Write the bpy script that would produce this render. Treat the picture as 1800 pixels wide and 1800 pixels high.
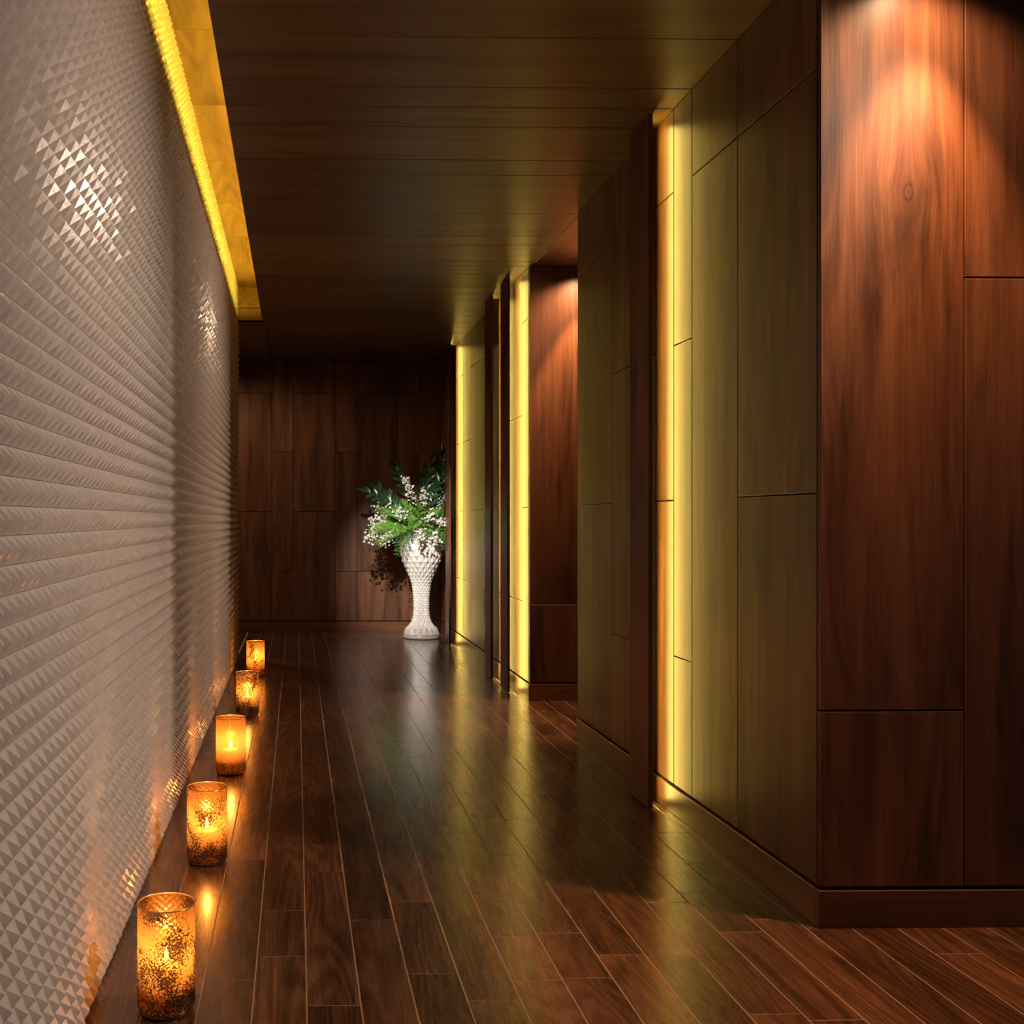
import bpy, math, random
import numpy as np
from mathutils import Vector, Matrix
from math import pi, sin, cos, radians as R

random.seed(7)
for o in list(bpy.data.objects):
    bpy.data.objects.remove(o)
scene = bpy.context.scene
col = scene.collection

# ------------------------------------------------------------------ camera
F = 1880.0                     # focal length in pixels of the 1800 px frame
CAMZ = 1.15
cam_d = bpy.data.cameras.new('camera')
cam = bpy.data.objects.new('camera', cam_d)
col.objects.link(cam)
cam.location = (0, 0, CAMZ)
cam.rotation_euler = (R(90), 0, R(-1.0))
cam_d.sensor_width = 36
cam_d.lens = 36 * F / 1800
cam_d.shift_x = (900 - (521 + F * math.tan(R(1.0)))) / 1800
cam_d.shift_y = 12 / 1800
cam_d.clip_start = 0.05
scene.camera = cam

# ------------------------------------------------------------------ world, view
world = bpy.data.worlds.new('world')
scene.world = world
world.use_nodes = True
bg = world.node_tree.nodes['Background']
bg.inputs[0].default_value = (0.72, 0.62, 0.80, 1)
bg.inputs[1].default_value = 0.048
vs = scene.view_settings
vs.view_transform = 'Standard'
vs.look = 'None'
vs.exposure = 0.0
vs.gamma = 1.0
vs.use_curve_mapping = False

# ------------------------------------------------------------------ lights (recessed ceiling spots and added fills)
WARM = (1.0, 0.47, 0.20)


def spot(name, loc, target, energy, angle, blend, color, radius=0.02):
    d = bpy.data.lights.new(name, 'SPOT')
    d.energy = energy
    d.spot_size = R(angle)
    d.spot_blend = blend
    d.color = color
    d.shadow_soft_size = radius
    o = bpy.data.objects.new(name, d)
    o.location = loc
    v = Vector(target) - Vector(loc)
    o.rotation_euler = v.to_track_quat('-Z', 'Y').to_euler()
    col.objects.link(o)
    return o


# downlight before the near end wall: tight beam and wide spill of the same lamp
spot('downlight_beam', (1.745, 2.825, 2.74), (1.745, 2.825, 0), 245, 58, 0.60, WARM, 0.014)
spot('downlight_spill', (1.745, 2.825, 2.72), (1.70, 2.80, 0), 40, 134, 1.0, (1.0, 0.56, 0.30), 0.02)
# downlight in the side passage
spot('downlight_beam', (1.80, 6.58, 2.74), (1.80, 6.58, 0), 240, 54, 0.45, WARM, 0.014)
spot('downlight_spill', (1.80, 6.58, 2.72), (1.7, 6.55, 0), 55, 140, 0.8, (1.0, 0.58, 0.32), 0.02)
# fill lamp added right of the frame to brighten the near tiled wall
spot('added_tile_fill_near', (2.29, 2.49, 2.72), (-0.48, 2.75, 1.10), 225, 74, 1.0, (1.0, 0.74, 0.54), 0.04)
# second added fill, sent through the opening to lift the farther tiles
spot('added_tile_fill_far', (2.35, 6.30, 2.72), (-0.48, 5.6, 1.15), 145, 100, 1.0, (1.0, 0.68, 0.44), 0.03)
# accent spot on the vase
spot('vase_spot', (0.15, 6.9, 2.72), (1.12, 10.28, 0.80), 1100, 25, 1.0, (1.0, 0.90, 0.80), 0.03)
# downlight round the corner behind the tiled wall
spot('corner_downlight', (-1.25, 9.7, 2.74), (-0.6, 9.9, 0), 75, 150, 0.5, (1.0, 0.66, 0.42), 0.02)

# ------------------------------------------------------------------ helpers
HC = 2.75                      # ceiling height
XR = 1.472                     # right corridor wall face
YA = 2.982                     # near end wall
YB = 6.735                      # far wall of the side passage
YO = 5.575                      # start of the side passage
YE = 10.85                     # back wall
XL = -0.49                     # tiled wall base plane
YL = 8.85                      # end of the tiled wall


def prop(o, label=None, cat=None, group=None, kind=None):
    if label: o['label'] = label
    if cat: o['category'] = cat
    if group: o['group'] = group
    if kind: o['kind'] = kind
    return o


def mesh_obj(name, verts, faces, mat, parent=None, smooth=False):
    me = bpy.data.meshes.new(name)
    me.from_pydata([tuple(v) for v in verts], [], faces)
    me.update()
    if mat: me.materials.append(mat)
    if smooth:
        me.polygons.foreach_set('use_smooth', [True] * len(me.polygons))
    o = bpy.data.objects.new(name, me)
    col.objects.link(o)
    if parent: o.parent = parent
    return o


def empty(name, loc=(0, 0, 0)):
    o = bpy.data.objects.new(name, None)
    o.location = loc
    o.empty_display_size = 0.05
    col.objects.link(o)
    return o


def boxes(name, lst, mat, parent=None):
    """several axis boxes (x0,x1,y0,y1,z0,z1) in one mesh"""
    V, Fc = [], []
    for (x0, x1, y0, y1, z0, z1) in lst:
        b = len(V)
        V += [(x, y, z) for z in (z0, z1) for y in (y0, y1) for x in (x0, x1)]
        Fc += [tuple(b + i for i in f) for f in
               ((0, 2, 3, 1), (4, 5, 7, 6), (0, 1, 5, 4), (2, 6, 7, 3), (0, 4, 6, 2), (1, 3, 7, 5))]
    return mesh_obj(name, V, Fc, mat, parent)


def slab(name, poly, origin, eu, ev, en, t, mat, parent, ch=0.0015):
    """polygon (u,v) raised by t along en with a chamfered front edge"""
    o = Vector(origin); eu = Vector(eu); ev = Vector(ev); en = Vector(en)
    n = len(poly)
    cu = sum(p[0] for p in poly) / n
    cv = sum(p[1] for p in poly) / n
    # inset by moving every corner along its two edge normals
    ins = []
    area = sum(poly[i][0] * poly[(i + 1) % n][1] - poly[(i + 1) % n][0] * poly[i][1] for i in range(n))
    sgn = 1 if area > 0 else -1
    for i in range(n):
        p0 = Vector(poly[i - 1]); p1 = Vector(poly[i]); p2 = Vector(poly[(i + 1) % n])
        a = (p1 - p0).normalized(); b = (p2 - p1).normalized()
        na = Vector((-a.y, a.x)) * sgn; nb = Vector((-b.y, b.x)) * sgn
        k = na + nb
        ins.append(p1 + k * (ch / max(0.3, 1 + na.dot(nb))))
    V = [o + eu * p[0] + ev * p[1] for p in poly]
    V += [o + eu * p[0] + ev * p[1] + en * (t - ch) for p in poly]
    V += [o + eu * p[0] + ev * p[1] + en * t for p in ins]
    Fc = []
    for i in range(n):
        j = (i + 1) % n
        Fc.append((i, j, n + j, n + i))
        Fc.append((n + i, n + j, 2 * n + j, 2 * n + i))
    Fc.append(tuple(range(2 * n, 3 * n)))
    Fc.append(tuple(reversed(range(n))))
    flip = (eu.cross(ev).dot(en) > 0) != (sgn > 0)
    if flip:
        Fc = [tuple(reversed(f)) for f in Fc]
    return mesh_obj(name, V, Fc, mat, parent)


def rect(u0, u1, v0, v1):
    return [(u0, v0), (u1, v0), (u1, v1), (u0, v1)]


# ------------------------------------------------------------------ materials
def new_mat(name):
    m = bpy.data.materials.new(name)
    m.use_nodes = True
    nt = m.node_tree
    nt.nodes.clear()
    out = nt.nodes.new('ShaderNodeOutputMaterial')
    return m, nt, out


def N(nt, typ, **kw):
    n = nt.nodes.new(typ)
    for k, v in sorted(kw.items(), key=lambda q: q[0].startswith('i_')):
        if k.startswith('i_'):
            key = k[2:]
            key = int(key) if key.isdigit() else key.replace('_', ' ')
            n.inputs[key].default_value = v
        else:
            setattr(n, k, v)
    return n


def math_n(nt, op, a, b=None, c=None, clamp=False):
    n = nt.nodes.new('ShaderNodeMath')
    n.operation = op
    n.use_clamp = clamp
    for i, x in enumerate((a, b, c)):
        if x is None: continue
        if isinstance(x, (int, float)): n.inputs[i].default_value = x
        else: nt.links.new(x, n.inputs[i])
    return n.outputs[0]


def ramp(nt, fac, stops):
    n = nt.nodes.new('ShaderNodeValToRGB')
    e = n.color_ramp.elements
    while len(e) < len(stops): e.new(0.5)
    for el, (p, c) in zip(e, stops):
        el.position = p
        el.color = (c[0], c[1], c[2], 1) if not isinstance(c, (int, float)) else (c, c, c, 1)
    nt.links.new(fac, n.inputs[0])
    return n.outputs[0]


def wood(name, axis, dark, mid, light, rough=0.34, across=11.0, along=0.7, rings=0.35,
         tone=(0.78, 1.18), bump=0.06, coat=0.0, pore=0.35, spec=0.5, knot=None, stain=0.3):
    m, nt, out = new_mat(name)
    L = nt.links.new
    tc = N(nt, 'ShaderNodeTexCoord')
    oi = N(nt, 'ShaderNodeObjectInfo')
    rnd = oi.outputs['Random']
    comb = N(nt, 'ShaderNodeCombineXYZ')
    for i, k in enumerate((37.0, 53.0, 29.0)):
        L(math_n(nt, 'MULTIPLY', rnd, k), comb.inputs[i])
    coord = tc.outputs['Object']
    kn = None
    if knot:
        # knot: grain lines bend round an eye in the board
        dv = N(nt, 'ShaderNodeVectorMath', operation='SUBTRACT')
        L(coord, dv.inputs[0]); dv.inputs[1].default_value = knot
        sc = N(nt, 'ShaderNodeVectorMath', operation='MULTIPLY')
        L(dv.outputs[0], sc.inputs[0]); sc.inputs[1].default_value = (1 / 0.045, 0, 1 / 0.075)
        ln = N(nt, 'ShaderNodeVectorMath', operation='LENGTH')
        L(sc.outputs[0], ln.inputs[0])
        kn = ln.outputs['Value']
        g = math_n(nt, 'EXPONENT', math_n(nt, 'MULTIPLY', kn, -0.9))
        sep0 = N(nt, 'ShaderNodeSeparateXYZ'); L(dv.outputs[0], sep0.inputs[0])
        sh = math_n(nt, 'MULTIPLY', math_n(nt, 'MULTIPLY', sep0.outputs[0], g), -1.0)
        cx = N(nt, 'ShaderNodeCombineXYZ'); L(sh, cx.inputs[0])
        ad = N(nt, 'ShaderNodeVectorMath', operation='ADD')
        L(coord, ad.inputs[0]); L(cx.outputs[0], ad.inputs[1])
        coord = ad.outputs[0]
    add = N(nt, 'ShaderNodeVectorMath', operation='ADD')
    L(coord, add.inputs[0]); L(comb.outputs[0], add.inputs[1])

    def mapped(a, l):
        s = [a, a, a]; s[axis] = l
        mp = N(nt, 'ShaderNodeVectorMath', operation='MULTIPLY')
        L(add.outputs[0], mp.inputs[0]); mp.inputs[1].default_value = s
        return mp.outputs[0]
    n1 = N(nt, 'ShaderNodeTexNoise', i_Scale=1.0, i_Detail=7.0, i_Roughness=0.62, i_Distortion=0.5)
    L(mapped(across, along), n1.inputs['Vector'])
    n2 = N(nt, 'ShaderNodeTexNoise', i_Scale=1.0, i_Detail=1.5, i_Roughness=0.5, i_Distortion=0.15)
    L(mapped(across * 0.42, along * 0.55), n2.inputs['Vector'])
    ring = math_n(nt, 'SINE', math_n(nt, 'MULTIPLY', n2.outputs[0], 130.0))
    ring = math_n(nt, 'MULTIPLY_ADD', ring, 0.5, 0.5)
    n3 = N(nt, 'ShaderNodeTexNoise', i_Scale=1.0, i_Detail=3.0, i_Roughness=0.7)
    L(mapped(across * 22, along * 9), n3.inputs['Vector'])
    v = math_n(nt, 'MULTIPLY_ADD', math_n(nt, 'SUBTRACT', ring, 0.5), rings * 0.35, n1.outputs[0])
    v = math_n(nt, 'MULTIPLY_ADD', math_n(nt, 'SUBTRACT', n3.outputs[0], 0.5), pore, v)
    c = ramp(nt, v, [(0.22, dark), (0.5, mid), (0.78, light)])
    hsv = N(nt, 'ShaderNodeHueSaturation')
    L(c, hsv.inputs['Color'])
    mr = N(nt, 'ShaderNodeMapRange')
    L(rnd, mr.inputs[0]); mr.inputs[3].default_value = tone[0]; mr.inputs[4].default_value = tone[1]
    L(mr.outputs[0], hsv.inputs['Value'])
    n4 = N(nt, 'ShaderNodeTexNoise', i_Scale=1.0, i_Detail=4.0, i_Roughness=0.6, i_Distortion=1.2)
    L(mapped(across * 0.5, along * 1.6), n4.inputs['Vector'])
    stn = ramp(nt, n4.outputs[0], [(0.34, 1.0 - stain), (0.52, 1.0), (0.75, 1.0 + stain * 0.25)])
    ms = N(nt, 'ShaderNodeMix', data_type='RGBA', blend_type='MULTIPLY')
    ms.inputs[0].default_value = 1.0
    L(hsv.outputs[0], ms.inputs[6]); L(stn, ms.inputs[7])
    base = ms.outputs[2]
    if kn is not None:
        kd = math_n(nt, 'MULTIPLY_ADD', math_n(nt, 'SUBTRACT', n3.outputs[0], 0.5), 0.5, kn)
        eye = ramp(nt, kd, [(0.0, 0.75), (0.14, 1.1), (0.26, 0.45), (0.40, 0.85), (0.7, 1.0)])
        mx = N(nt, 'ShaderNodeMix', data_type='RGBA', blend_type='MULTIPLY')
        mx.inputs[0].default_value = 1.0
        L(base, mx.inputs[6]); L(eye, mx.inputs[7])
        base = mx.outputs[2]
    p = N(nt, 'ShaderNodeBsdfPrincipled')
    L(base, p.inputs['Base Color'])
    p.inputs['Specular IOR Level'].default_value = spec
    L(math_n(nt, 'MULTIPLY_ADD', n3.outputs[0], 0.12, rough - 0.06), p.inputs['Roughness'])
    p.inputs['Coat Weight'].default_value = coat
    p.inputs['Coat Roughness'].default_value = 0.2
    b = N(nt, 'ShaderNodeBump', i_Strength=bump, i_Distance=0.002)
    L(math_n(nt, 'ADD', n3.outputs[0], math_n(nt, 'MULTIPLY', ring, rings)), b.inputs['Height'])
    L(b.outputs[0], p.inputs['Normal'])
    L(p.outputs[0], out.inputs[0])
    return m


def plain(name, color, rough=0.5, spec=0.5, emit=None, strength=0.0, coat=0.0, trans=0.0, metal=0.0):
    m, nt, out = new_mat(name)
    p = N(nt, 'ShaderNodeBsdfPrincipled')
    tc = N(nt, 'ShaderNodeTexCoord')
    nz = N(nt, 'ShaderNodeTexNoise', i_Scale=40.0, i_Detail=3.0)
    nt.links.new(tc.outputs['Object'], nz.inputs['Vector'])
    c2 = tuple(x * 0.86 for x in color)
    nt.links.new(ramp(nt, nz.outputs[0], [(0.3, c2), (0.7, color)]), p.inputs['Base Color'])
    p.inputs['Roughness'].default_value = rough
    p.inputs['Specular IOR Level'].default_value = spec
    p.inputs['Coat Weight'].default_value = coat
    p.inputs['Metallic'].default_value = metal
    if emit:
        p.inputs['Emission Color'].default_value = (*emit, 1)
        p.inputs['Emission Strength'].default_value = strength
    nt.links.new(p.outputs[0], out.inputs[0])
    return m


def leaf_mat(name, color, rough=0.4, transl=0.3):
    m, nt, out = new_mat(name)
    L = nt.links.new
    tc = N(nt, 'ShaderNodeTexCoord')
    nz = N(nt, 'ShaderNodeTexNoise', i_Scale=30.0, i_Detail=2.0)
    L(tc.outputs['Object'], nz.inputs['Vector'])
    c = ramp(nt, nz.outputs[0], [(0.25, tuple(x * 0.6 for x in color)), (0.75, tuple(min(1, x * 1.3) for x in color))])
    p = N(nt, 'ShaderNodeBsdfPrincipled', i_Roughness=rough)
    L(c, p.inputs['Base Color'])
    t = N(nt, 'ShaderNodeBsdfTranslucent')
    L(c, t.inputs[0])
    mx = N(nt, 'ShaderNodeMixShader'); mx.inputs[0].default_value = transl
    L(p.outputs[0], mx.inputs[1]); L(t.outputs[0], mx.inputs[2]); L(mx.outputs[0], out.inputs[0])
    return m


WD = ((0.070, 0.026, 0.012), (0.140, 0.057, 0.026), (0.210, 0.095, 0.044))
WC = ((0.085, 0.042, 0.013), (0.165, 0.086, 0.027), (0.240, 0.132, 0.046))
M_wall = wood('lacquered_teak_vertical', 2, *WD, rough=0.36, across=12, along=0.5, rings=0.14, pore=0.5, stain=0.55)
M_wallk = wood('lacquered_teak_vertical_knot', 2, *WD, rough=0.36, across=12, along=0.5, tone=(1.05, 1.05), rings=0.14, pore=0.5, stain=0.6,
               knot=(1.722, 3.0, 2.07))
M_ceil = wood('lacquered_teak_crosswise', 0, *WC, rough=0.36, across=12, along=0.5, rings=0.2)
M_ceil_l = wood('lacquered_teak_lengthwise', 1, *WC, rough=0.36, across=12, along=0.5, rings=0.2)
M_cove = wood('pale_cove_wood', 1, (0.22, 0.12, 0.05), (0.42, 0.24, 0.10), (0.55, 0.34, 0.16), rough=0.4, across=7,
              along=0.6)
M_floor = wood('dark_oak_floor', 1, (0.030, 0.012, 0.006), (0.095, 0.041, 0.020), (0.180, 0.082, 0.040), rough=0.27,
               across=14, along=1.0, rings=0.6, tone=(0.68, 1.32), bump=0.10, pore=0.6, coat=0.85)
M_joint = plain('pale_joint_filler', (0.40, 0.27, 0.17), 0.7)
M_dark = plain('dark_backing_board', (0.012, 0.007, 0.005), 0.8)
M_base = wood('baseboard_teak', 0, *WD, rough=0.36, across=12, along=0.5)
M_base_y = wood('baseboard_teak_lengthwise', 1, *WD, rough=0.36, across=12, along=0.5)
M_alu = plain('grey_aluminium', (0.30, 0.28, 0.26), 0.4, metal=0.8)
M_led = plain('yellow_led_diffuser', (0.8, 0.7, 0.3), 0.5, emit=(1.0, 0.68, 0.13), strength=46)
M_ledc = plain('yellow_led_cove_diffuser', (0.8, 0.7, 0.3), 0.5, emit=(1.0, 0.66, 0.05), strength=25)


def tile_material():
    m, nt, out = new_mat('pearl_glazed_ceramic')
    L = nt.links.new
    tc = N(nt, 'ShaderNodeTexCoord')
    nz = N(nt, 'ShaderNodeTexNoise', i_Scale=60.0, i_Detail=3.0)
    L(tc.outputs['Object'], nz.inputs['Vector'])
    p = N(nt, 'ShaderNodeBsdfPrincipled', i_Roughness=0.23)
    L(ramp(nt, nz.outputs[0], [(0.3, (0.60, 0.56, 0.55)), (0.7, (0.72, 0.68, 0.67))]), p.inputs['Base Color'])
    p.inputs['Specular IOR Level'].default_value = 0.28
    b = N(nt, 'ShaderNodeBump', i_Strength=0.16, i_Distance=0.002)
    L(nz.outputs[0], b.inputs['Height']); L(b.outputs[0], p.inputs['Normal'])
    L(p.outputs[0], out.inputs[0])
    return m


M_tile = tile_material()

# ------------------------------------------------------------------ floor
PW = 0.128
PX0 = 0.0246
floor = boxes('floor', [(-3.0, 4.0, -1.5, YE + 0.1, -0.06, -0.0008)], M_joint)
prop(floor, 'dark brown oak plank floor with pale joints along the corridor', 'floor', kind='structure')


def plank(u0, u1, y0, y1):
    g = 0.0010
    slab('plank', rect(u0 + g, u1 - g, y0 + g, y1 - g), (0, 0, -0.012), (1, 0, 0), (0, 1, 0), (0, 0, 1), 0.012,
         M_floor, floor, 0.0012)


rng = random.Random(21)


def run(u0, u1, ya, yb, lo, hi, start=None):
    y = ya - rng.uniform(0, 0.5) if start is None else start
    while y < yb:
        ln = rng.uniform(lo, hi)
        if rng.random() < 0.25: ln = rng.uniform(0.28, 0.42)
        y1 = min(y + ln, yb)
        if yb - y1 < 0.15: y1 = yb
        if y1 > ya: plank(u0, u1, max(y, ya), y1)
        y = y1


k = -4
while PX0 + k * PW < XR:
    x0 = PX0 + k * PW
    x1 = x0 + PW
    if x1 > XR: break
    if x1 > -0.5:
        run(max(x0, -0.5), x1, 2.30, YE, 0.36, 0.98)
    k += 1
while PX0 + k * PW < 2.9:                        # open area before the near end wall, right side
    x0 = PX0 + k * PW
    if x0 < XR:                                  # last corridor row, cut by the wall corners
        run(x0, XR + 0.01, YA, YO, 0.5, 1.2); run(x0, XR + 0.01, YB, YE, 0.5, 1.2)
    if x0 < 2.5: run(x0, x0 + PW, 2.30, YA, 0.5, 1.2)
    if x0 < 2.2: run(x0, x0 + PW, YO, YB, 0.5, 1.2)
    k += 1
# planks nobody sees: floor continues as joined boards
hid = []
k = -4
while PX0 + k * PW < 3.95:
    x0 = PX0 + k * PW
    g = 0.0009
    hid.append((max(x0, -0.5) + g, x0 + PW - g, -1.5, 2.298, -0.012, 0))
    if x0 > 2.49: hid.append((x0 + g, x0 + PW - g, 2.30, YA, -0.012, 0))
    if x0 > 2.19: hid.append((x0 + g, x0 + PW - g, YO, YB, -0.012, 0))
    k += 1
k = -23
while PX0 + k * PW < -0.5:
    x0 = PX0 + k * PW
    hid.append((x0 + 0.0009, min(x0 + PW, -0.5) - 0.0009, YL + 0.02, YE, -0.012, 0))
    k += 1
ho = boxes('plank_field', hid, M_floor, floor)
ho['kind'] = 'stuff'

# ------------------------------------------------------------------ tiled wall on the left
S = 0.0507
wl = boxes('wall_left', [(XL - 0.08, XL, -1.0, YL, 0.0, 3.06)], plain('tile_grout', (0.40, 0.36, 0.33), 0.7))
prop(wl, 'left wall clad in pearl white glazed pyramid tiles', 'tiled wall', kind='structure')


def pyramid(a=0.0247, tip=0.0011, hgt=0.021, dy=0.0, dz=0.0):
    V = []
    for (x, h, oy, oz) in ((0, a, 0, 0), (0.0018, a, 0, 0), (hgt, tip, dy, dz)):
        V += [(x, oy - h, oz - h), (x, oy + h, oz - h), (x, oy + h, oz + h), (x, oy - h, oz + h)]
    Fc = []
    for r in (0, 4):
        for i in range(4):
            j = (i + 1) % 4
            Fc.append((r + i, r + j, r + 4 + j, r + 4 + i))
    Fc.append((8, 9, 10, 11))
    return V, Fc


rows = int(3.05 / S)
variants = []
for q in range(14):
    V, Fc = pyramid(dy=random.gauss(0, 0.0021), dz=random.gauss(0, 0.0021))
    me = bpy.data.meshes.new('pyramid_tile')
    me.from_pydata(V, [], Fc); me.update()
    me.materials.append(M_tile)
    variants.append(me)
cells = []
ncol = int((YL + 0.4) / S)
for c in range(ncol):
    y = YL - S * (c + 0.5)
    for r in range(rows):
        z = 0.006 + S * (r + 0.5)
        px = 521 - F * 0.48 / max(y, 0.2)
        py = 912 - F * (z - CAMZ) / max(y, 0.2)
        vis = -8 < px and -20 < py < 1820
        cells.append((y, z, vis))
near = sorted([c for c in cells if c[2]], key=lambda c: c[0])[:300]
nearset = set((c[0], c[1]) for c in near)
for (y, z, _) in near:
    o = bpy.data.objects.new('pyramid_tile', random.choice(variants))
    o.location = (XL, y, z)
    col.objects.link(o); o.parent = wl
rest = [(y, z) for (y, z, _) in cells if (y, z) not in nearset]
BV, BF = pyramid()
BV = np.array(BV); BF = np.array(BF)
n = len(rest)
rs = np.random.RandomState(3)
P = np.array([(XL, y, z) for (y, z) in rest])
AV = BV[None] + P[:, None, :]
jit = rs.normal(0, 0.0021, (n, 1, 2))
AV[:, 8:, 1:] += jit
AF = BF[None] + (np.arange(n) * 12)[:, None, None]
stuff = mesh_obj('pyramid_tile_field', AV.reshape(-1, 3).tolist(), AF.reshape(-1, 4).tolist(), M_tile, wl)
stuff['kind'] = 'stuff'

# ------------------------------------------------------------------ panelled walls
ZB = 0.105                     # baseboard height
G = 0.0022                     # half joint width
T = 0.018


def panel_col(parent, o, eu, en, u0, u1, seams, mat=None, z1=HC, name='panel'):
    zs = [ZB + 0.008] + [s for s in seams if ZB + 0.05 < s < z1 - 0.05] + [z1]
    out = []
    for a, b in zip(zs[:-1], zs[1:]):
        out.append(slab(name, rect(u0 + G, u1 - G, a + G, b - G), o, eu, (0, 0, 1), en, T,
                        mat or M_wall, parent))
    return out


SA = [1.222, 2.425]
SC = [0.615, 1.825]
ymod = [(3.545, [1.222, 2.425]), (3.955, [2.425]), (4.147, SC), (4.355, SA), (4.755, SC), (4.965, SC), (YO, SA)]

wr = boxes('wall_right', [(XR + T, XR + 0.09, YA + T, YO, 0.0, HC + 0.02)], M_dark)
prop(wr, 'right corridor wall of dark teak panels beside the near fin', 'panelled wall', kind='structure')
y = YA + T
for (y1, se) in ymod:
    panel_col(wr, (XR + T, 0, 0), (0, 1, 0), (-1, 0, 0), y, y1, se)
    y = y1
we = boxes('wall_near', [(XR + 0.09, 4.0, YA + T, YA + 0.09, 0.0, HC + 0.02)], M_dark)
prop(we, 'near teak wall facing the viewer under the orange downlight', 'panelled wall', kind='structure')
xa = [(1.883, [0.610], M_wallk), (2.300, [1.830], None), (2.72, [0.610], None), (3.14, [1.83], None), (4.0, SA, None)]
x = XR
for (x1, se, mm) in xa:
    panel_col(we, (0, YA + T, 0), (1, 0, 0), (0, -1, 0), x, x1, se, mm)
    x = x1
wp = boxes('wall_passage', [(XR + 0.09, 4.0, YB + T, YB + 0.09, 0.0, HC + 0.02),
                            (XR + 0.02, 4.0, YO - 0.08, YO - 0.01, 0.0, HC + 0.02)], M_dark)
prop(wp, 'teak panelled wall of the side passage lit orange from above', 'panelled wall', kind='structure')
x = XR
for (x1, se) in [(1.883, [0.610]), (2.3, [1.83]), (3.1, [0.61]), (4.0, SA)]:
    panel_col(wp, (0, YB + T, 0), (1, 0, 0), (0, -1, 0), x, x1, se)
    x = x1
slab('panel', rect(XR + T, 2.4, ZB, HC), (0, YO - 0.01, 0), (1, 0, 0), (0, 0, 1), (0, 1, 0), 0.0095, M_wall, wp)
wf = boxes('wall_right_rear', [(XR + T, XR + 0.09, YB + T, YE, 0.0, HC + 0.02)], M_dark)
prop(wf, 'rear right corridor wall of teak panels with three lit fins', 'panelled wall', kind='structure')
y = YB + T
pat = [(0.19, SA), (0.41, SC), (0.20, SA), (0.21, SC), (0.41, SA), (0.20, SC), (0.62, SA), (0.41, SC), (0.20, SA),
       (0.21, SC), (0.41, SA), (0.20, SC), (0.7, SA)]
for (w, se) in pat:
    y1 = min(y + w, YE)
    if y1 - y > 0.02: panel_col(wf, (XR + T, 0, 0), (0, 1, 0), (-1, 0, 0), y, y1, se)
    y = y1
wb = boxes('wall_back', [(-3.0, XR + 0.09, YE + T, YE + 0.09, 0.0, HC + 0.02)], M_dark)
prop(wb, 'dark teak panelled wall at the far end of the corridor', 'panelled wall', kind='structure')
bx = [-3.0, -2.16, -1.52, -0.89, -0.67, -0.248, -0.033, 0.391, 0.617, 1.038, 1.252, XR + T]
bs = [SA, SC, SA, SC, SA, SA, SC, SA, SC, [0.615, 2.425], SC]
bs = [SA, SC, SA, SC, SA, SC, SA, SC, [0.615, 2.425], SA, SC]
for i in range(len(bx) - 1):
    panel_col(wb, (0, YE + T, 0), (1, 0, 0), (0, -1, 0), bx[i], bx[i + 1], bs[i])
wx = boxes('wall_corner', [(-3.08, -3.0, YL, YE + 0.09, 0, HC + 0.02), (-3.0, XL - 0.08, YL - 0.02, YL + 0.01, 0, HC + 0.02)],
           M_wall)
prop(wx, 'plain dark wood wall round the corner behind the tiled wall', 'wall', kind='structure')

# baseboards
def baseboard(name, lst, mat, label):
    o = None
    for i, b in enumerate(lst):
        q = boxes(name if i == 0 else 'board', [b], mat, o)
        if o is None:
            o = q
            prop(o, label, 'baseboard', kind='structure')
    bv = o.modifiers.new('edge', 'BEVEL'); bv.width = 0.002; bv.segments = 2
    return o


baseboard('baseboard_right', [(XR - 0.006, XR + T, YA + T, YO, 0, ZB)], M_base_y,
          'wooden baseboard of the right corridor wall in front')
baseboard('baseboard_near', [(XR - 0.006, 4.0, YA - 0.006, YA + T, 0, ZB)], M_base,
          'wooden baseboard under the near wall facing the viewer')
baseboard('baseboard_passage', [(XR - 0.006, 4.0, YB - 0.006, YB + T, 0, ZB)], M_base,
          'wooden baseboard along the orange lit side passage')
baseboard('baseboard_right_rear', [(XR - 0.006, XR + T, YB + T, YE, 0, ZB)], M_base_y,
          'wooden baseboard below the rear fins on the right')
baseboard('baseboard_back', [(-3.0, XR - 0.006, YE - 0.006, YE + T, 0, ZB)], M_base,
          'wooden baseboard of the far end wall')

# ------------------------------------------------------------------ ceiling
ZT = 3.036
ceil = boxes('ceiling', [(-0.274 + 0.001, 4.0, -1.5, YL + 0.02, HC + T, HC + 0.06),
                         (-3.0, 4.0, YL + 0.02, YE + 0.09, HC + T, HC + 0.06)], M_dark)
prop(ceil, 'dark teak board ceiling of the corridor', 'ceiling', kind='structure')


def yl(x):
    return 8.87 + (x + 0.293) * 1.146


def xl(yv):
    return -0.293 + (yv - 8.87) / 1.146


XC = -0.274
cy = [-1.5, -0.7, 0.1, 0.9, 1.7, 2.1, 2.52, 2.73, 2.94, 3.13, 3.545, 3.955, 4.147, 4.355, 4.755, 4.965, 5.59, 6.03, 6.24,
      6.62, 6.75, 6.97, 7.38, 7.58, 7.79, 8.2, 8.4, 8.72, 8.87, 9.2, 9.6, 9.8, 10.0, 10.4, 10.84]
for a, b in zip(cy[:-1], cy[1:]):
    def bd(x0, x1, x1b=None, x0b=None):
        slab('ceiling_board', [(x0, a + G * 1.0), (x1, a + G * 1.0), (x1 if x1b is None else x1b, b - G * 1.0),
                               (x0 if x0b is None else x0b, b - G * 1.0)],
             (0, 0, HC + T), (1, 0, 0), (0, 1, 0), (0, 0, -1), T, M_ceil, ceil, 0.0012)
    xr = 4.0 if b < YA + 0.2 else XR + T - 0.002
    if a >= 8.869:
        bd(max(xl(a), XC), xr, xr, xl(b))
    else:
        bd(XC, xr)
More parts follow.
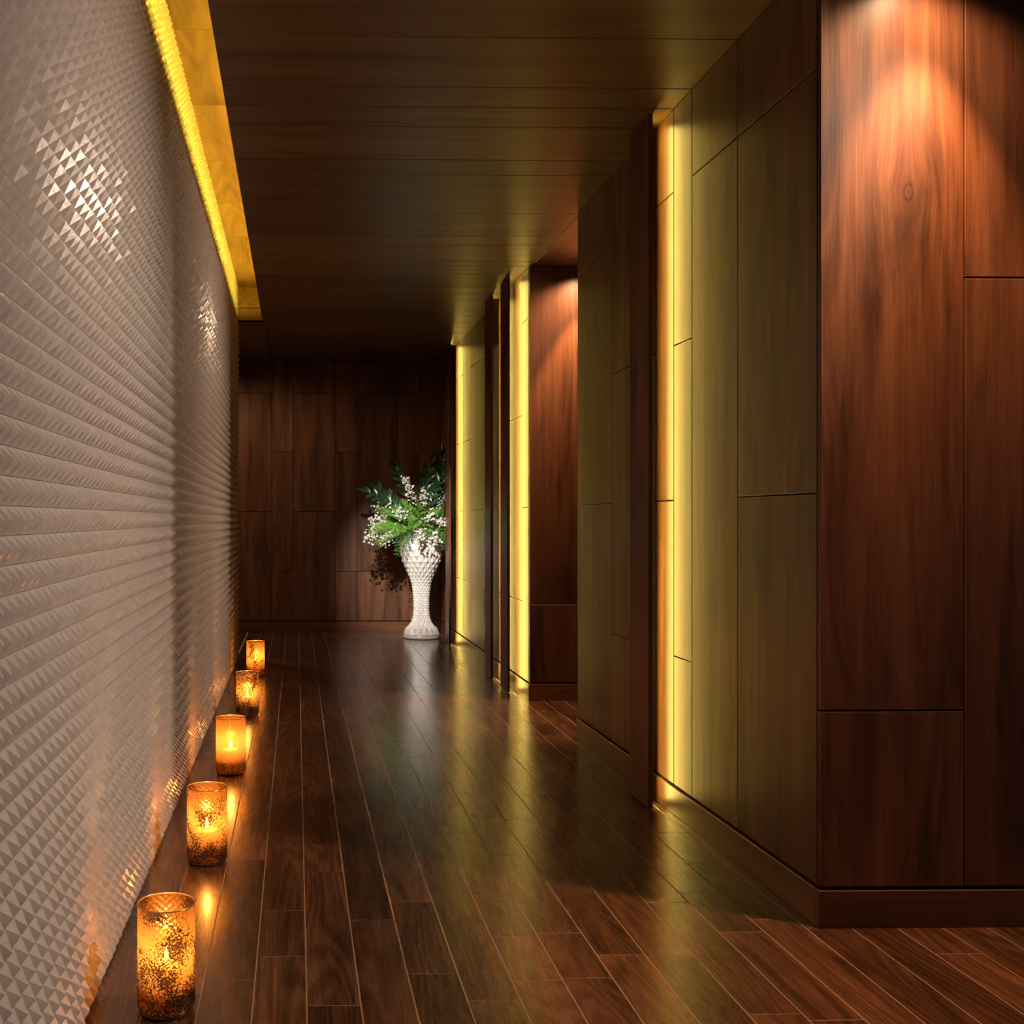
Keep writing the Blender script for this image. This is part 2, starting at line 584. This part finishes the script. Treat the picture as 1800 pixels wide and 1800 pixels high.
for (a, b) in [(3.13, 5.56), (5.56, 6.76), (6.76, 10.85)]:           # ceiling over the side spaces
    slab('ceiling_board', rect(XR + T + 0.0, 4.0, a + G, b - G), (0, 0, HC + T), (1, 0, 0), (0, 1, 0), (0, 0, -1), T,
         M_ceil, ceil, 0.0012)
for i in range(len(bx) - 1):
    x0, x1 = bx[i], min(bx[i + 1], XR)
    if x1 <= -0.6:
        poly = rect(x0 + G, x1 - G, YL + 0.03, YE + T)
    elif x0 < -0.6:
        poly = rect(-0.668, x1 - G, YL + 0.03, YE + T)
    else:
        ya, yb = yl(x0) + 0.004, yl(x1) + 0.004
        if ya > YE - 0.02: continue
        if yb > YE + T:
            poly = [(x0 + G, ya), (xl(YE + T), YE + T), (x0 + G, YE + T)]
        else:
            poly = [(x0 + G, ya), (x1 - G, yb), (x1 - G, YE + T), (x0 + G, YE + T)]
    slab('ceiling_board', poly, (0, 0, HC + T), (1, 0, 0), (0, 1, 0), (0, 0, -1), T, M_ceil_l, ceil, 0.0012)
# little board between slot end and corner
slab('ceiling_board', rect(-0.472, XC - 0.002, 8.722, YL + 0.028), (0, 0, HC + T), (1, 0, 0), (0, 1, 0), (0, 0, -1), T,
     M_ceil_l, ceil, 0.0012)

# light slot over the tiled wall
tr = boxes('trim_1', [(XL - 0.08, 0.0, -1.5, 8.75, ZT + T, ZT + 0.05), (-0.04, -0.02, -1.5, 8.75, HC + 0.06, ZT + 0.05)], M_dark)
prop(tr, 'golden lit wooden soffit of the light slot above the tiled wall', 'light slot', kind='structure')
cv = [-1.5, 0.3, 1.1, 1.86, 2.61, 3.37, 4.13, 4.885, 5.64, 6.4, 7.16, 7.92, 8.73]
for a, b in zip(cv[:-1], cv[1:]):
    slab('soffit_board', rect(XL + 0.0, -0.05, a + 0.001, b - 0.001), (0, 0, ZT + T), (1, 0, 0), (0, 1, 0), (0, 0, -1), T, M_cove,
         tr, 0.001)
te = boxes('trim_2', [(XL, -0.06, 8.74, 8.78, HC + 0.03, ZT + 0.05)], M_dark)
prop(te, 'pale boards closing the far end of the light slot', 'slot end', kind='structure')
for (a, b) in [(HC + 0.002, 2.866), (2.872, ZT)]:
    slab('end_board', rect(XL + 0.002, -0.062, a, b), (0, 8.74, 0), (1, 0, 0), (0, 0, 1), (0, -1, 0), 0.018, M_cove, te, 0.0012)

# LED strip lying on the ceiling slab behind the slot edge, turned to the head of the tiles
boxes('added_cutoff_lip', [(-0.2735, -0.262, -1.5, 8.72, HC + 0.0605, HC + 0.077)], M_dark, tr)  # unseen lip, added to raise and soften the strip light's cutoff on the tiles
cl = empty('cove_led_strip', (-0.165, 0.5, HC + 0.0605))
prop(cl, 'yellow light strip hidden in the slot above the tiled wall', 'led strip')
boxes('channel', [(0.005, 0.009, 0, 7.9, 0.0, 0.054), (-0.002, 0.005, 0, 7.9, 0.0, 0.002)], M_alu, cl)
boxes('diffuser', [(0.0, 0.005, 0, 7.9, 0.002, 0.052)], M_ledc, cl)

# ------------------------------------------------------------------ fins with hidden LED strips
fins = [(4.205, 'dark wooden fin nearest the viewer on the right wall', 'led strip glowing yellow behind the nearest fin', 1.0),
        (7.035, 'slim wooden fin just past the orange lit side passage', 'yellow led strip behind the fin beside the side passage', 1.0),
        (7.635, 'slim wooden fin third from the front along the right wall', 'yellow led strip behind the third fin from the front', 1.0),
        (9.725, 'farthest wooden fin, standing just in front of the white vase', 'yellow led strip behind the farthest fin near the vase', 1.0)]
FX0, FX1, FL = 1.391, 1.409, 0.235
for (yn, lab, lab2, st) in fins:
    f = empty('wall_fin', (FX0, yn, 0))
    prop(f, lab, 'wall fin', 'wooden fins on the right wall')
    for (a, b) in [(0.004, 1.222), (1.222, HC - 0.001)]:
        slab('fin_board', rect(0, FL, a, b), (FX1 - FX0, 0, 0), (0, 1, 0), (0, 0, 1), (-1, 0, 0), FX1 - FX0, M_wall, f, 0.0015)
    l = empty('led_strip', (FX1, yn + 0.085, 0))
    prop(l, lab2, 'led strip', 'led strips behind the fins')
    # channel: L section on the back of the fin, open towards wall and viewer
    boxes('channel', [(0.0005, 0.013, 0.008, 0.0105, 0.02, HC - 0.02), (0.0005, 0.002, -0.004, 0.008, 0.02, HC - 0.02)], M_alu, l)
    V = [(0.002, -0.003, 0.02), (0.012, 0.008, 0.02), (0.002, 0.008, 0.02),
         (0.002, -0.003, HC - 0.02), (0.012, 0.008, HC - 0.02), (0.002, 0.008, HC - 0.02)]
    mesh_obj('diffuser', V, [(0, 1, 4, 3), (0, 2, 1), (3, 4, 5), (1, 2, 5, 4), (2, 0, 3, 5)], M_led, l)


# ------------------------------------------------------------------ mercury glass candle holders
def mercury(name, speck, scale, amber, seed, grad):
    m, nt, out = new_mat(name)
    L = nt.links.new
    tc = N(nt, 'ShaderNodeTexCoord')
    n1 = N(nt, 'ShaderNodeTexNoise', i_Scale=scale, i_Detail=3.0, i_Roughness=0.7, i_W=seed, noise_dimensions='4D')
    n2 = N(nt, 'ShaderNodeTexNoise', i_Scale=scale * 0.07, i_Detail=2.0, i_W=seed + 3, noise_dimensions='4D')
    for n in (n1, n2): L(tc.outputs['Object'], n.inputs['Vector'])
    sp = N(nt, 'ShaderNodeSeparateXYZ'); L(tc.outputs['Object'], sp.inputs[0])
    hgt = math_n(nt, 'DIVIDE', sp.outputs[2], 0.25)
    v = math_n(nt, 'MULTIPLY_ADD', math_n(nt, 'SUBTRACT', n2.outputs[0], 0.5), 0.6, n1.outputs[0])
    v = math_n(nt, 'MULTIPLY_ADD', hgt, -grad, v)
    mask = ramp(nt, v, [(speck - 0.02, 0.0), (speck + 0.03, 0.93)])
    tr0 = N(nt, 'ShaderNodeBsdfTranslucent'); tr0.inputs[0].default_value = (*amber, 1)
    df = N(nt, 'ShaderNodeBsdfDiffuse'); df.inputs[0].default_value = (*amber, 1)
    trl = N(nt, 'ShaderNodeMixShader'); trl.inputs[0].default_value = 0.4
    L(tr0.outputs[0], trl.inputs[1]); L(df.outputs[0], trl.inputs[2])
    tra = N(nt, 'ShaderNodeBsdfTransparent'); tra.inputs[0].default_value = (1.0, 0.62, 0.22, 1)
    gl = N(nt, 'ShaderNodeBsdfGlossy', i_Roughness=0.16); gl.inputs[0].default_value = (0.75, 0.48, 0.18, 1)
    gd = N(nt, 'ShaderNodeBsdfGlossy', i_Roughness=0.2); gd.inputs[0].default_value = (0.20, 0.15, 0.11, 1)
    a = N(nt, 'ShaderNodeMixShader'); a.inputs[0].default_value = 0.28
    L(trl.outputs[0], a.inputs[1]); L(tra.outputs[0], a.inputs[2])
    fr = N(nt, 'ShaderNodeFresnel', i_IOR=1.6)
    b = N(nt, 'ShaderNodeMixShader')
    L(math_n(nt, 'MULTIPLY_ADD', fr.outputs[0], 0.8, 0.10, clamp=True), b.inputs[0])
    L(a.outputs[0], b.inputs[1]); L(gl.outputs[0], b.inputs[2])
    c = N(nt, 'ShaderNodeMixShader')
    L(mask, c.inputs[0]); L(b.outputs[0], c.inputs[1]); L(gd.outputs[0], c.inputs[2])
    L(c.outputs[0], out.inputs[0])
    return m


M_wax = plain('ivory_wax', (0.75, 0.55, 0.32), 0.5)
M_flame = plain('candle_flame', (1, 0.8, 0.4), 0.5, emit=(1.0, 0.62, 0.22), strength=160)
M_wick = plain('burnt_wick', (0.02, 0.015, 0.01), 0.9)
M_clear = plain('thick_clear_glass_foot', (0.10, 0.07, 0.05), 0.08, spec=0.9)


def lathe(prof, seg, fn=None):
    V, Fc = [], []
    for i, (r, z) in enumerate(prof):
        for j in range(seg):
            a = 2 * pi * j / seg
            rr = r + (fn(i, j, z) if fn else 0)
            V.append((rr * cos(a), rr * sin(a), z))
    for i in range(len(prof) - 1):
        for j in range(seg):
            k = (j + 1) % seg
            Fc.append((i * seg + j, i * seg + k, (i + 1) * seg + k, (i + 1) * seg + j))
    return V, Fc


HB, RB = 0.25, 0.067
SEG, NR = 96, 84
prof = [(0.004, 0.004), (RB - 0.010, 0.004), (RB - 0.003, 0.008)]
for i in range(NR + 1):
    prof.append((RB, 0.014 + (HB - 0.016) * i / NR))


def hob(i, j, z):
    if i < 4 or i > NR: return 0.0
    a = 2 * pi * j / SEG * 24
    b = (i - 3) * pi / 3.0
    return 0.0011 * cos(a) * cos(b)


GV, GF = lathe(prof, SEG, hob)
me_glass = bpy.data.meshes.new('glass_cylinder'); me_glass.from_pydata(GV, [], GF); me_glass.update()
me_glass.polygons.foreach_set('use_smooth', [True] * len(me_glass.polygons))
ring_prof = [(RB + 0.0018 * cos(t), HB + 0.0018 * sin(t)) for t in np.linspace(0, 2 * pi, 9)]
RV, RF = lathe(ring_prof, 64)
FV, FF = lathe([(0.003, 0.0), (RB - 0.012, 0.0), (RB - 0.004, 0.003), (RB - 0.004, 0.006), (RB - 0.008, 0.009), (0.003, 0.009)], 64)
WV, WF = lathe([(0.002, 0.0), (0.033, 0.0), (0.034, 0.004), (0.034, 0.092), (0.031, 0.098), (0.024, 0.094), (0.002, 0.092)], 40)
TV, TF = lathe([(0.0004, 0.0), (0.0012, 0.001), (0.0012, 0.014), (0.0004, 0.015)], 8)
LV, LF = lathe([(0.0005, 0.0), (0.004, 0.004), (0.0058, 0.010), (0.0052, 0.017), (0.003, 0.026), (0.0005, 0.036)], 16)
cand = [(-0.305, 2.514, 0.490, 230, 0.00, 'mottled gold glass candle holder nearest the viewer', 0.03),
        (-0.300, 3.600, 0.49, 210, 1.7, 'speckled gold candle holder, second nearest, with two bright glints', 0.06),
        (-0.297, 4.850, 0.56, 220, 3.1, 'evenly honey coloured hobnail candle holder in the middle of the row', 0.35),
        (-0.287, 6.280, 0.455, 150, 4.4, 'dark silvery flecked candle holder, fourth from the viewer', 0.05),
        (-0.300, 7.870, 0.52, 180, 5.2, 'small looking pale gold candle holder farthest from the viewer', 0.05)]
for i, (x, y, speck, sc, seed, lab, grad) in enumerate(cand):
    c = empty('candle_holder', (x, y, 0.0006))
    prop(c, lab, 'candle holder', 'gold glass candle holders along the tiled wall')
    mg = mercury('mercury_glass', speck, sc, (0.34, 0.165, 0.038), seed, grad)
    me = me_glass.copy(); me.materials.clear(); me.materials.append(mg)
    g = bpy.data.objects.new('glass_cylinder', me); col.objects.link(g); g.parent = c
    g.rotation_euler[2] = seed
    mesh_obj('rim', RV, RF, plain('gilded_rim', (0.75, 0.5, 0.2), 0.25, metal=0.6), c, True)
    mesh_obj('foot', FV, FF, M_clear, c, True)
    w = mesh_obj('wax_candle', WV, WF, M_wax, c, True); w.location = (0, 0, 0.0095)
    wk = mesh_obj('wick', TV, TF, M_wick, w, True); wk.location = (0, 0, 0.092)
    fl = mesh_obj('flame', LV, LF, M_flame, w, True); fl.location = (0, 0, 0.101)
    ld = bpy.data.lights.new('candle_flame_light', 'POINT')
    ld.energy = 3.6; ld.color = (1.0, 0.50, 0.20); ld.shadow_soft_size = 0.006
    lo = bpy.data.objects.new('candle_flame_light', ld); col.objects.link(lo)
    lo.location = (x, y, 0.150)

# ------------------------------------------------------------------ vase
VX, VY = 1.205, 10.30
vase = empty('floor_vase', (VX, VY, 0.0005))
prop(vase, 'tall white vase with diamond relief and flared foot', 'vase')
M_vase = plain('white_glazed_vase', (0.80, 0.77, 0.73), 0.28, spec=0.5)
kk = 0.001218
vp = [(1690, 143), (1680, 142), (1665, 132), (1640, 112), (1600, 76), (1560, 63), (1500, 56), (1400, 58), (1300, 69),
      (1250, 84), (1200, 105), (1100, 146), (1000, 163), (900, 150), (850, 128), (815, 100)]
vz = np.array([(1722 - p[0]) * kk for p in vp]); vr = np.array([p[1] * kk for p in vp])


def rad(z): return float(np.interp(z, vz, vr))


NV = 18
zs = [vz[0]]
while zs[-1] < vz[-1] - 0.01:
    r = rad(zs[-1])
    zs.append(min(vz[-1], zs[-1] + max(0.013, min(0.072, r * 2 * pi / NV * 0.95))))
V, Fc, idx = [], [], {}
for i, z in enumerate(zs):
    for j in range(2 * NV):
        a = pi * j / NV
        r = rad(z)
        if (i + j) % 2 == 1 and 0 < i < len(zs) - 1: r += 0.004 + 0.075 * r
        idx[i, j] = len(V)
        V.append((r * cos(a), r * sin(a), z))
for i in range(1, len(zs) - 1):
    for j in range(2 * NV):
        if (i + j) % 2 == 1:
            cc = idx[i, j]; lft = idx[i, (j - 1) % (2 * NV)]; rgt = idx[i, (j + 1) % (2 * NV)]
            dn = idx[i - 1, j]; up = idx[i + 1, j]
            Fc += [(cc, dn, rgt), (cc, rgt, up), (cc, up, lft), (cc, lft, dn)]
for j in range(2 * NV):                    # fill ends
    k = (j + 1) % (2 * NV)
    for (i, ii) in ((0, 1), (len(zs) - 1, len(zs) - 2)):
        if (i + j) % 2 == 1:
            q = (idx[i, (j - 1) % (2 * NV)], idx[i, j], idx[i, k], idx[ii, j])
            Fc.append((q[0], q[1], q[3])); Fc.append((q[1], q[2], q[3]))
mesh_obj('vase_body', V, Fc, M_vase, vase)
V, Fc = lathe([(0.01, 0.0), (0.166, 0.0), (0.173, 0.006), (0.175, 0.016), (0.173, 0.028), (0.168, 0.038)], 64)
mesh_obj('foot_rim', V, Fc, M_vase, vase, True)
zt = vz[-1]
V, Fc = lathe([(0.118, zt - 0.004), (0.124, zt + 0.004), (0.122, zt + 0.012), (0.112, zt + 0.012), (0.108, zt - 0.05), (0.05, zt - 0.12), (0.004, zt - 0.13)], 64)
mesh_obj('mouth_rim', V, Fc, M_vase, vase, True)

# ------------------------------------------------------------------ flower arrangement
BZ = zt - 0.02
bq = empty('flower_arrangement', (VX, VY, BZ))
prop(bq, 'bouquet of green fern, white blossoms and dark glossy leaves in the white vase', 'flowers')
M_fern = leaf_mat('bright_fern_green', (0.16, 0.36, 0.035), 0.45, 0.35)
M_fern2 = leaf_mat('mid_fern_green', (0.06, 0.20, 0.03), 0.45, 0.3)
M_leafd = leaf_mat('dark_glossy_leaf', (0.018, 0.062, 0.020), 0.25, 0.12)
M_petal = leaf_mat('white_petal', (0.82, 0.78, 0.70), 0.5, 0.3)
M_stem = leaf_mat('green_stem', (0.05, 0.12, 0.03), 0.5, 0.0)
XMAX = XR - 0.02 - VX
rg = random.Random(11)


def clampx(v):
    v = Vector(v)
    if v.x > XMAX - 0.06:
        v.x = XMAX - 0.06 + 0.055 * math.tanh((v.x - (XMAX - 0.06)) / 0.12)
    if v.y > 0.50: v.y = 0.50
    return v


def curve_pts(d, length, droop, n=14, up=0.25):
    """stem from the vase mouth along direction d with gravity droop"""
    d = Vector(d).normalized()
    st = Vector((d.x * 0.05, d.y * 0.05, -0.03))
    pts = []
    for i in range(n + 1):
        t = i / n
        p = st + d * (length * t) + Vector((0, 0, up * t * (1 - t) * length - droop * length * t * t))
        pts.append(clampx(p))
    return pts


def stem_mesh(pts, r0, V, Fc, seg=5):
    b0 = len(V)
    for i, p in enumerate(pts):
        t = (pts[min(i + 1, len(pts) - 1)] - pts[max(i - 1, 0)]).normalized()
        s = t.cross(Vector((0.3, 0.2, 1))).normalized(); u = s.cross(t)
        r = r0 * (1 - 0.7 * i / len(pts))
        for j in range(seg):
            a = 2 * pi * j / seg
            V.append(p + s * (r * cos(a)) + u * (r * sin(a)))
    for i in range(len(pts) - 1):
        for j in range(seg):
            k = (j + 1) % seg
            Fc.append((b0 + i * seg + j, b0 + i * seg + k, b0 + (i + 1) * seg + k, b0 + (i + 1) * seg + j))


def blade(V, Fc, p, d, nrm, ln, w, fold=0.25, seg=3):
    d = d.normalized(); s = d.cross(nrm).normalized(); u = s.cross(d)
    b0 = len(V)
    V.append(p)
    for i in range(1, seg + 1):
        t = i / (seg + 1)
        ww = w * math.sin(pi * min(1, t * 0.9 + 0.08)) ** 0.8
        c = p + d * (ln * t) - u * (ln * 0.15 * t * t)
        V += [c - s * ww * 0.5 + u * ww * fold, c, c + s * ww * 0.5 + u * ww * fold]
    V.append(p + d * ln - u * ln * 0.15)
    e = len(V) - 1
    a = b0 + 1
    Fc += [(b0, a + 1, a), (b0, a + 2, a + 1)]
    for i in range(seg - 1):
        a = b0 + 1 + 3 * i; c = a + 3
        Fc += [(a, a + 1, c + 1, c), (a + 1, a + 2, c + 2, c + 1)]
    a = b0 + 1 + 3 * (seg - 1)
    Fc += [(a, a + 1, e), (a + 1, a + 2, e)]


def fern(d, ln, droop, mat, wid=0.09):
    pts = curve_pts(d, ln, droop, 22)
    V, Fc = [], []
    stem_mesh(pts, 0.0025, V, Fc, 4)
    ax = Vector((rg.uniform(-.3, .3), -0.8, 0.6)).normalized()
    for i in range(4, len(pts) - 1):
        t = i / len(pts)
        tg = (pts[i + 1] - pts[i - 1]).normalized()
        side = tg.cross(ax).normalized()
        w = wid * (math.sin(pi * min(1, 0.15 + t * 0.85)) ** 0.7 + 0.1)
        for sgn in (-1, 1):
            dirv = (side * sgn + tg * 0.75 + Vector((rg.uniform(-.2, .2), rg.uniform(-.2, .2), rg.uniform(-.2, .2)))).normalized()
            # pinna made of leaflets
            m = 4
            for q in range(m):
                pp = pts[i] + dirv * (w * q / m)
                for s2 in (-1, 1):
                    dd = (dirv * 0.8 + tg * 0.5 * s2 + ax * rg.uniform(-.2, .5)).normalized()
                    blade(V, Fc, clampx(pp), dd, ax, w * 0.42 * (1 - 0.14 * q), w * 0.11, 0.2, 1)
    V = [clampx(v) for v in V]
    return mesh_obj('fern_frond', V, Fc, mat, bq)


def blossom_spray(d, ln, droop, nfl, spread):
    pts = curve_pts(d, ln, droop, 14)
    V, Fc = [], []
    stem_mesh(pts, 0.0022, V, Fc, 4)
    st = mesh_obj('blossom_stem', [clampx(v) for v in V], Fc, M_stem, bq)
    V, Fc = [], []
    for _ in range(nfl):
        t = rg.uniform(0.5, 1.0)
        p = pts[int(t * 13)] + Vector((rg.gauss(0, spread), rg.gauss(0, spread), rg.gauss(0, spread))) * (1.25 - 0.55 * t)
        nrm = Vector((rg.uniform(-.6, .3), rg.uniform(-1, -.1), rg.uniform(-.1, 1))).normalized()
        s = nrm.cross(Vector((.2, .1, 1))).normalized(); u = nrm.cross(s)
        sz = rg.uniform(0.008, 0.015)
        for q in range(5):
            a = 2 * pi * q / 5 + rg.uniform(-.2, .2)
            dd = s * cos(a) + u * sin(a) + nrm * 0.35
            blade(V, Fc, p, dd, nrm, sz, sz * 0.8, 0.15, 1)
    mesh_obj('blossom_cluster', [clampx(v) for v in V], Fc, M_petal, st)['kind'] = 'stuff'


def leaf_branch(d, ln, droop, nl, size):
    pts = curve_pts(d, ln, droop, 16)
    V, Fc = [], []
    stem_mesh(pts, 0.003, V, Fc, 5)
    st = mesh_obj('leaf_branch', [clampx(v) for v in V], Fc, M_stem, bq)
    for q in range(nl):
        t = 0.35 + 0.65 * q / (nl - 1)
        i = min(15, int(t * 16))
        tg = (pts[i + 1] - pts[i]).normalized()
        ax = Vector((rg.uniform(-.4, .4), -0.8, 0.6)).normalized()
        side = tg.cross(ax).normalized() * (1 if q % 2 else -1)
        dd = (tg * 1.0 + side * (0.9 if q < nl - 1 else 0) + Vector((rg.uniform(-.2, .2), rg.uniform(-.3, .1), 0)))
        V, Fc = [], []
        blade(V, Fc, pts[i], dd, ax, size * rg.uniform(.8, 1.15), size * 0.42, 0.18, 4)
        mesh_obj('leaf', [clampx(v) for v in V], Fc, M_leafd, st, True)


# dark branches: top right fan and the two to the left
for d, ln, dr in [((0.42, -.15, 1.2), 0.84, 0.0), ((0.30, -.05, 1.2), 0.80, 0), ((0.55, -.2, 1.0), 0.72, 0), ((0.15, -.1, 1.2), 0.66, 0),
                  ((0.30, -.45, 1.0), 0.60, 0.02), ((-0.95, -.15, .72), 0.66, 0.05), ((-0.85, .05, .85), 0.58, 0.02),
                  ((-0.45, -.1, 1.1), 0.66, 0.0), ((0.5, .2, .6), 0.5, 0.1), ((0.1, .4, 1.0), .62, 0)]:
    leaf_branch(d, ln, dr, 11, 0.105)
for q in range(60):
    a = rg.uniform(-pi, pi) if q > 8 else rg.uniform(pi * 0.7, pi * 1.25)
    el = rg.uniform(0.0, 1.15)
    d = (cos(a), sin(a) * 0.8 - 0.25, el)
    ln = rg.uniform(0.36, 0.56) if d[0] < 0 else rg.uniform(0.26, 0.40)
    fern(d, ln, rg.uniform(0.05, 0.4), M_fern if rg.random() < 0.6 else M_fern2, rg.uniform(0.05, 0.08))
for d, ln, dr in [((-0.7, -.6, .5), 0.50, 0.2), ((-0.9, -.5, .25), 0.56, 0.3), ((-0.5, -.7, .75), 0.46, 0.1), ((0.0, -.9, .6), 0.40, 0.15),
                  ((0.3, -.8, .6), 0.36, 0.15), ((-0.2, -.8, .8), 0.44, 0.1), ((-0.8, -.5, .0), 0.50, 0.3), ((-0.3, -.9, .3), 0.40, 0.3)]:
    fern(d, ln, dr, M_fern, 0.075)
for d, ln, dr in [((-0.55, -.35, .2), 0.48, 0.65), ((-0.45, -.6, .1), 0.42, 0.75), ((0.35, -.6, .2), 0.40, 0.85),
                  ((0.5, -.4, .2), 0.36, 0.7), ((-0.9, -.2, .15), 0.52, 0.4), ((0.1, -.8, .3), 0.3, 0.6)]:
    fern(d, ln, dr, M_fern2, 0.08)
for d, ln, dr, nf, sp in [((-0.95, -.3, .40), 0.52, 0.30, 110, 0.034), ((-0.9, -.35, .15), 0.52, 0.42, 150, 0.042),
                          ((-0.75, -.5, .05), 0.44, 0.45, 150, 0.042), ((-0.35, -.45, 1.0), 0.56, 0.05, 90, 0.026),
                          ((0.10, -.8, .45), 0.36, 0.25, 110, 0.034), ((0.35, -.7, .35), 0.34, 0.3, 100, 0.032),
                          ((-0.15, -.9, .1), 0.34, 0.5, 120, 0.034), ((0.22, -.8, 0.05), 0.34, 0.55, 110, 0.034),
                          ((0.45, -.3, .75), 0.42, 0.1, 40, 0.03), ((-0.55, -.6, .55), 0.44, 0.25, 90, 0.036),
                          ((0.0, -.5, .9), 0.46, 0.1, 50, 0.03), ((-0.85, -.1, .6), 0.50, 0.15, 60, 0.03)]:
    blossom_spray(d, ln * 1.12, dr, int(nf * 1.1), sp)
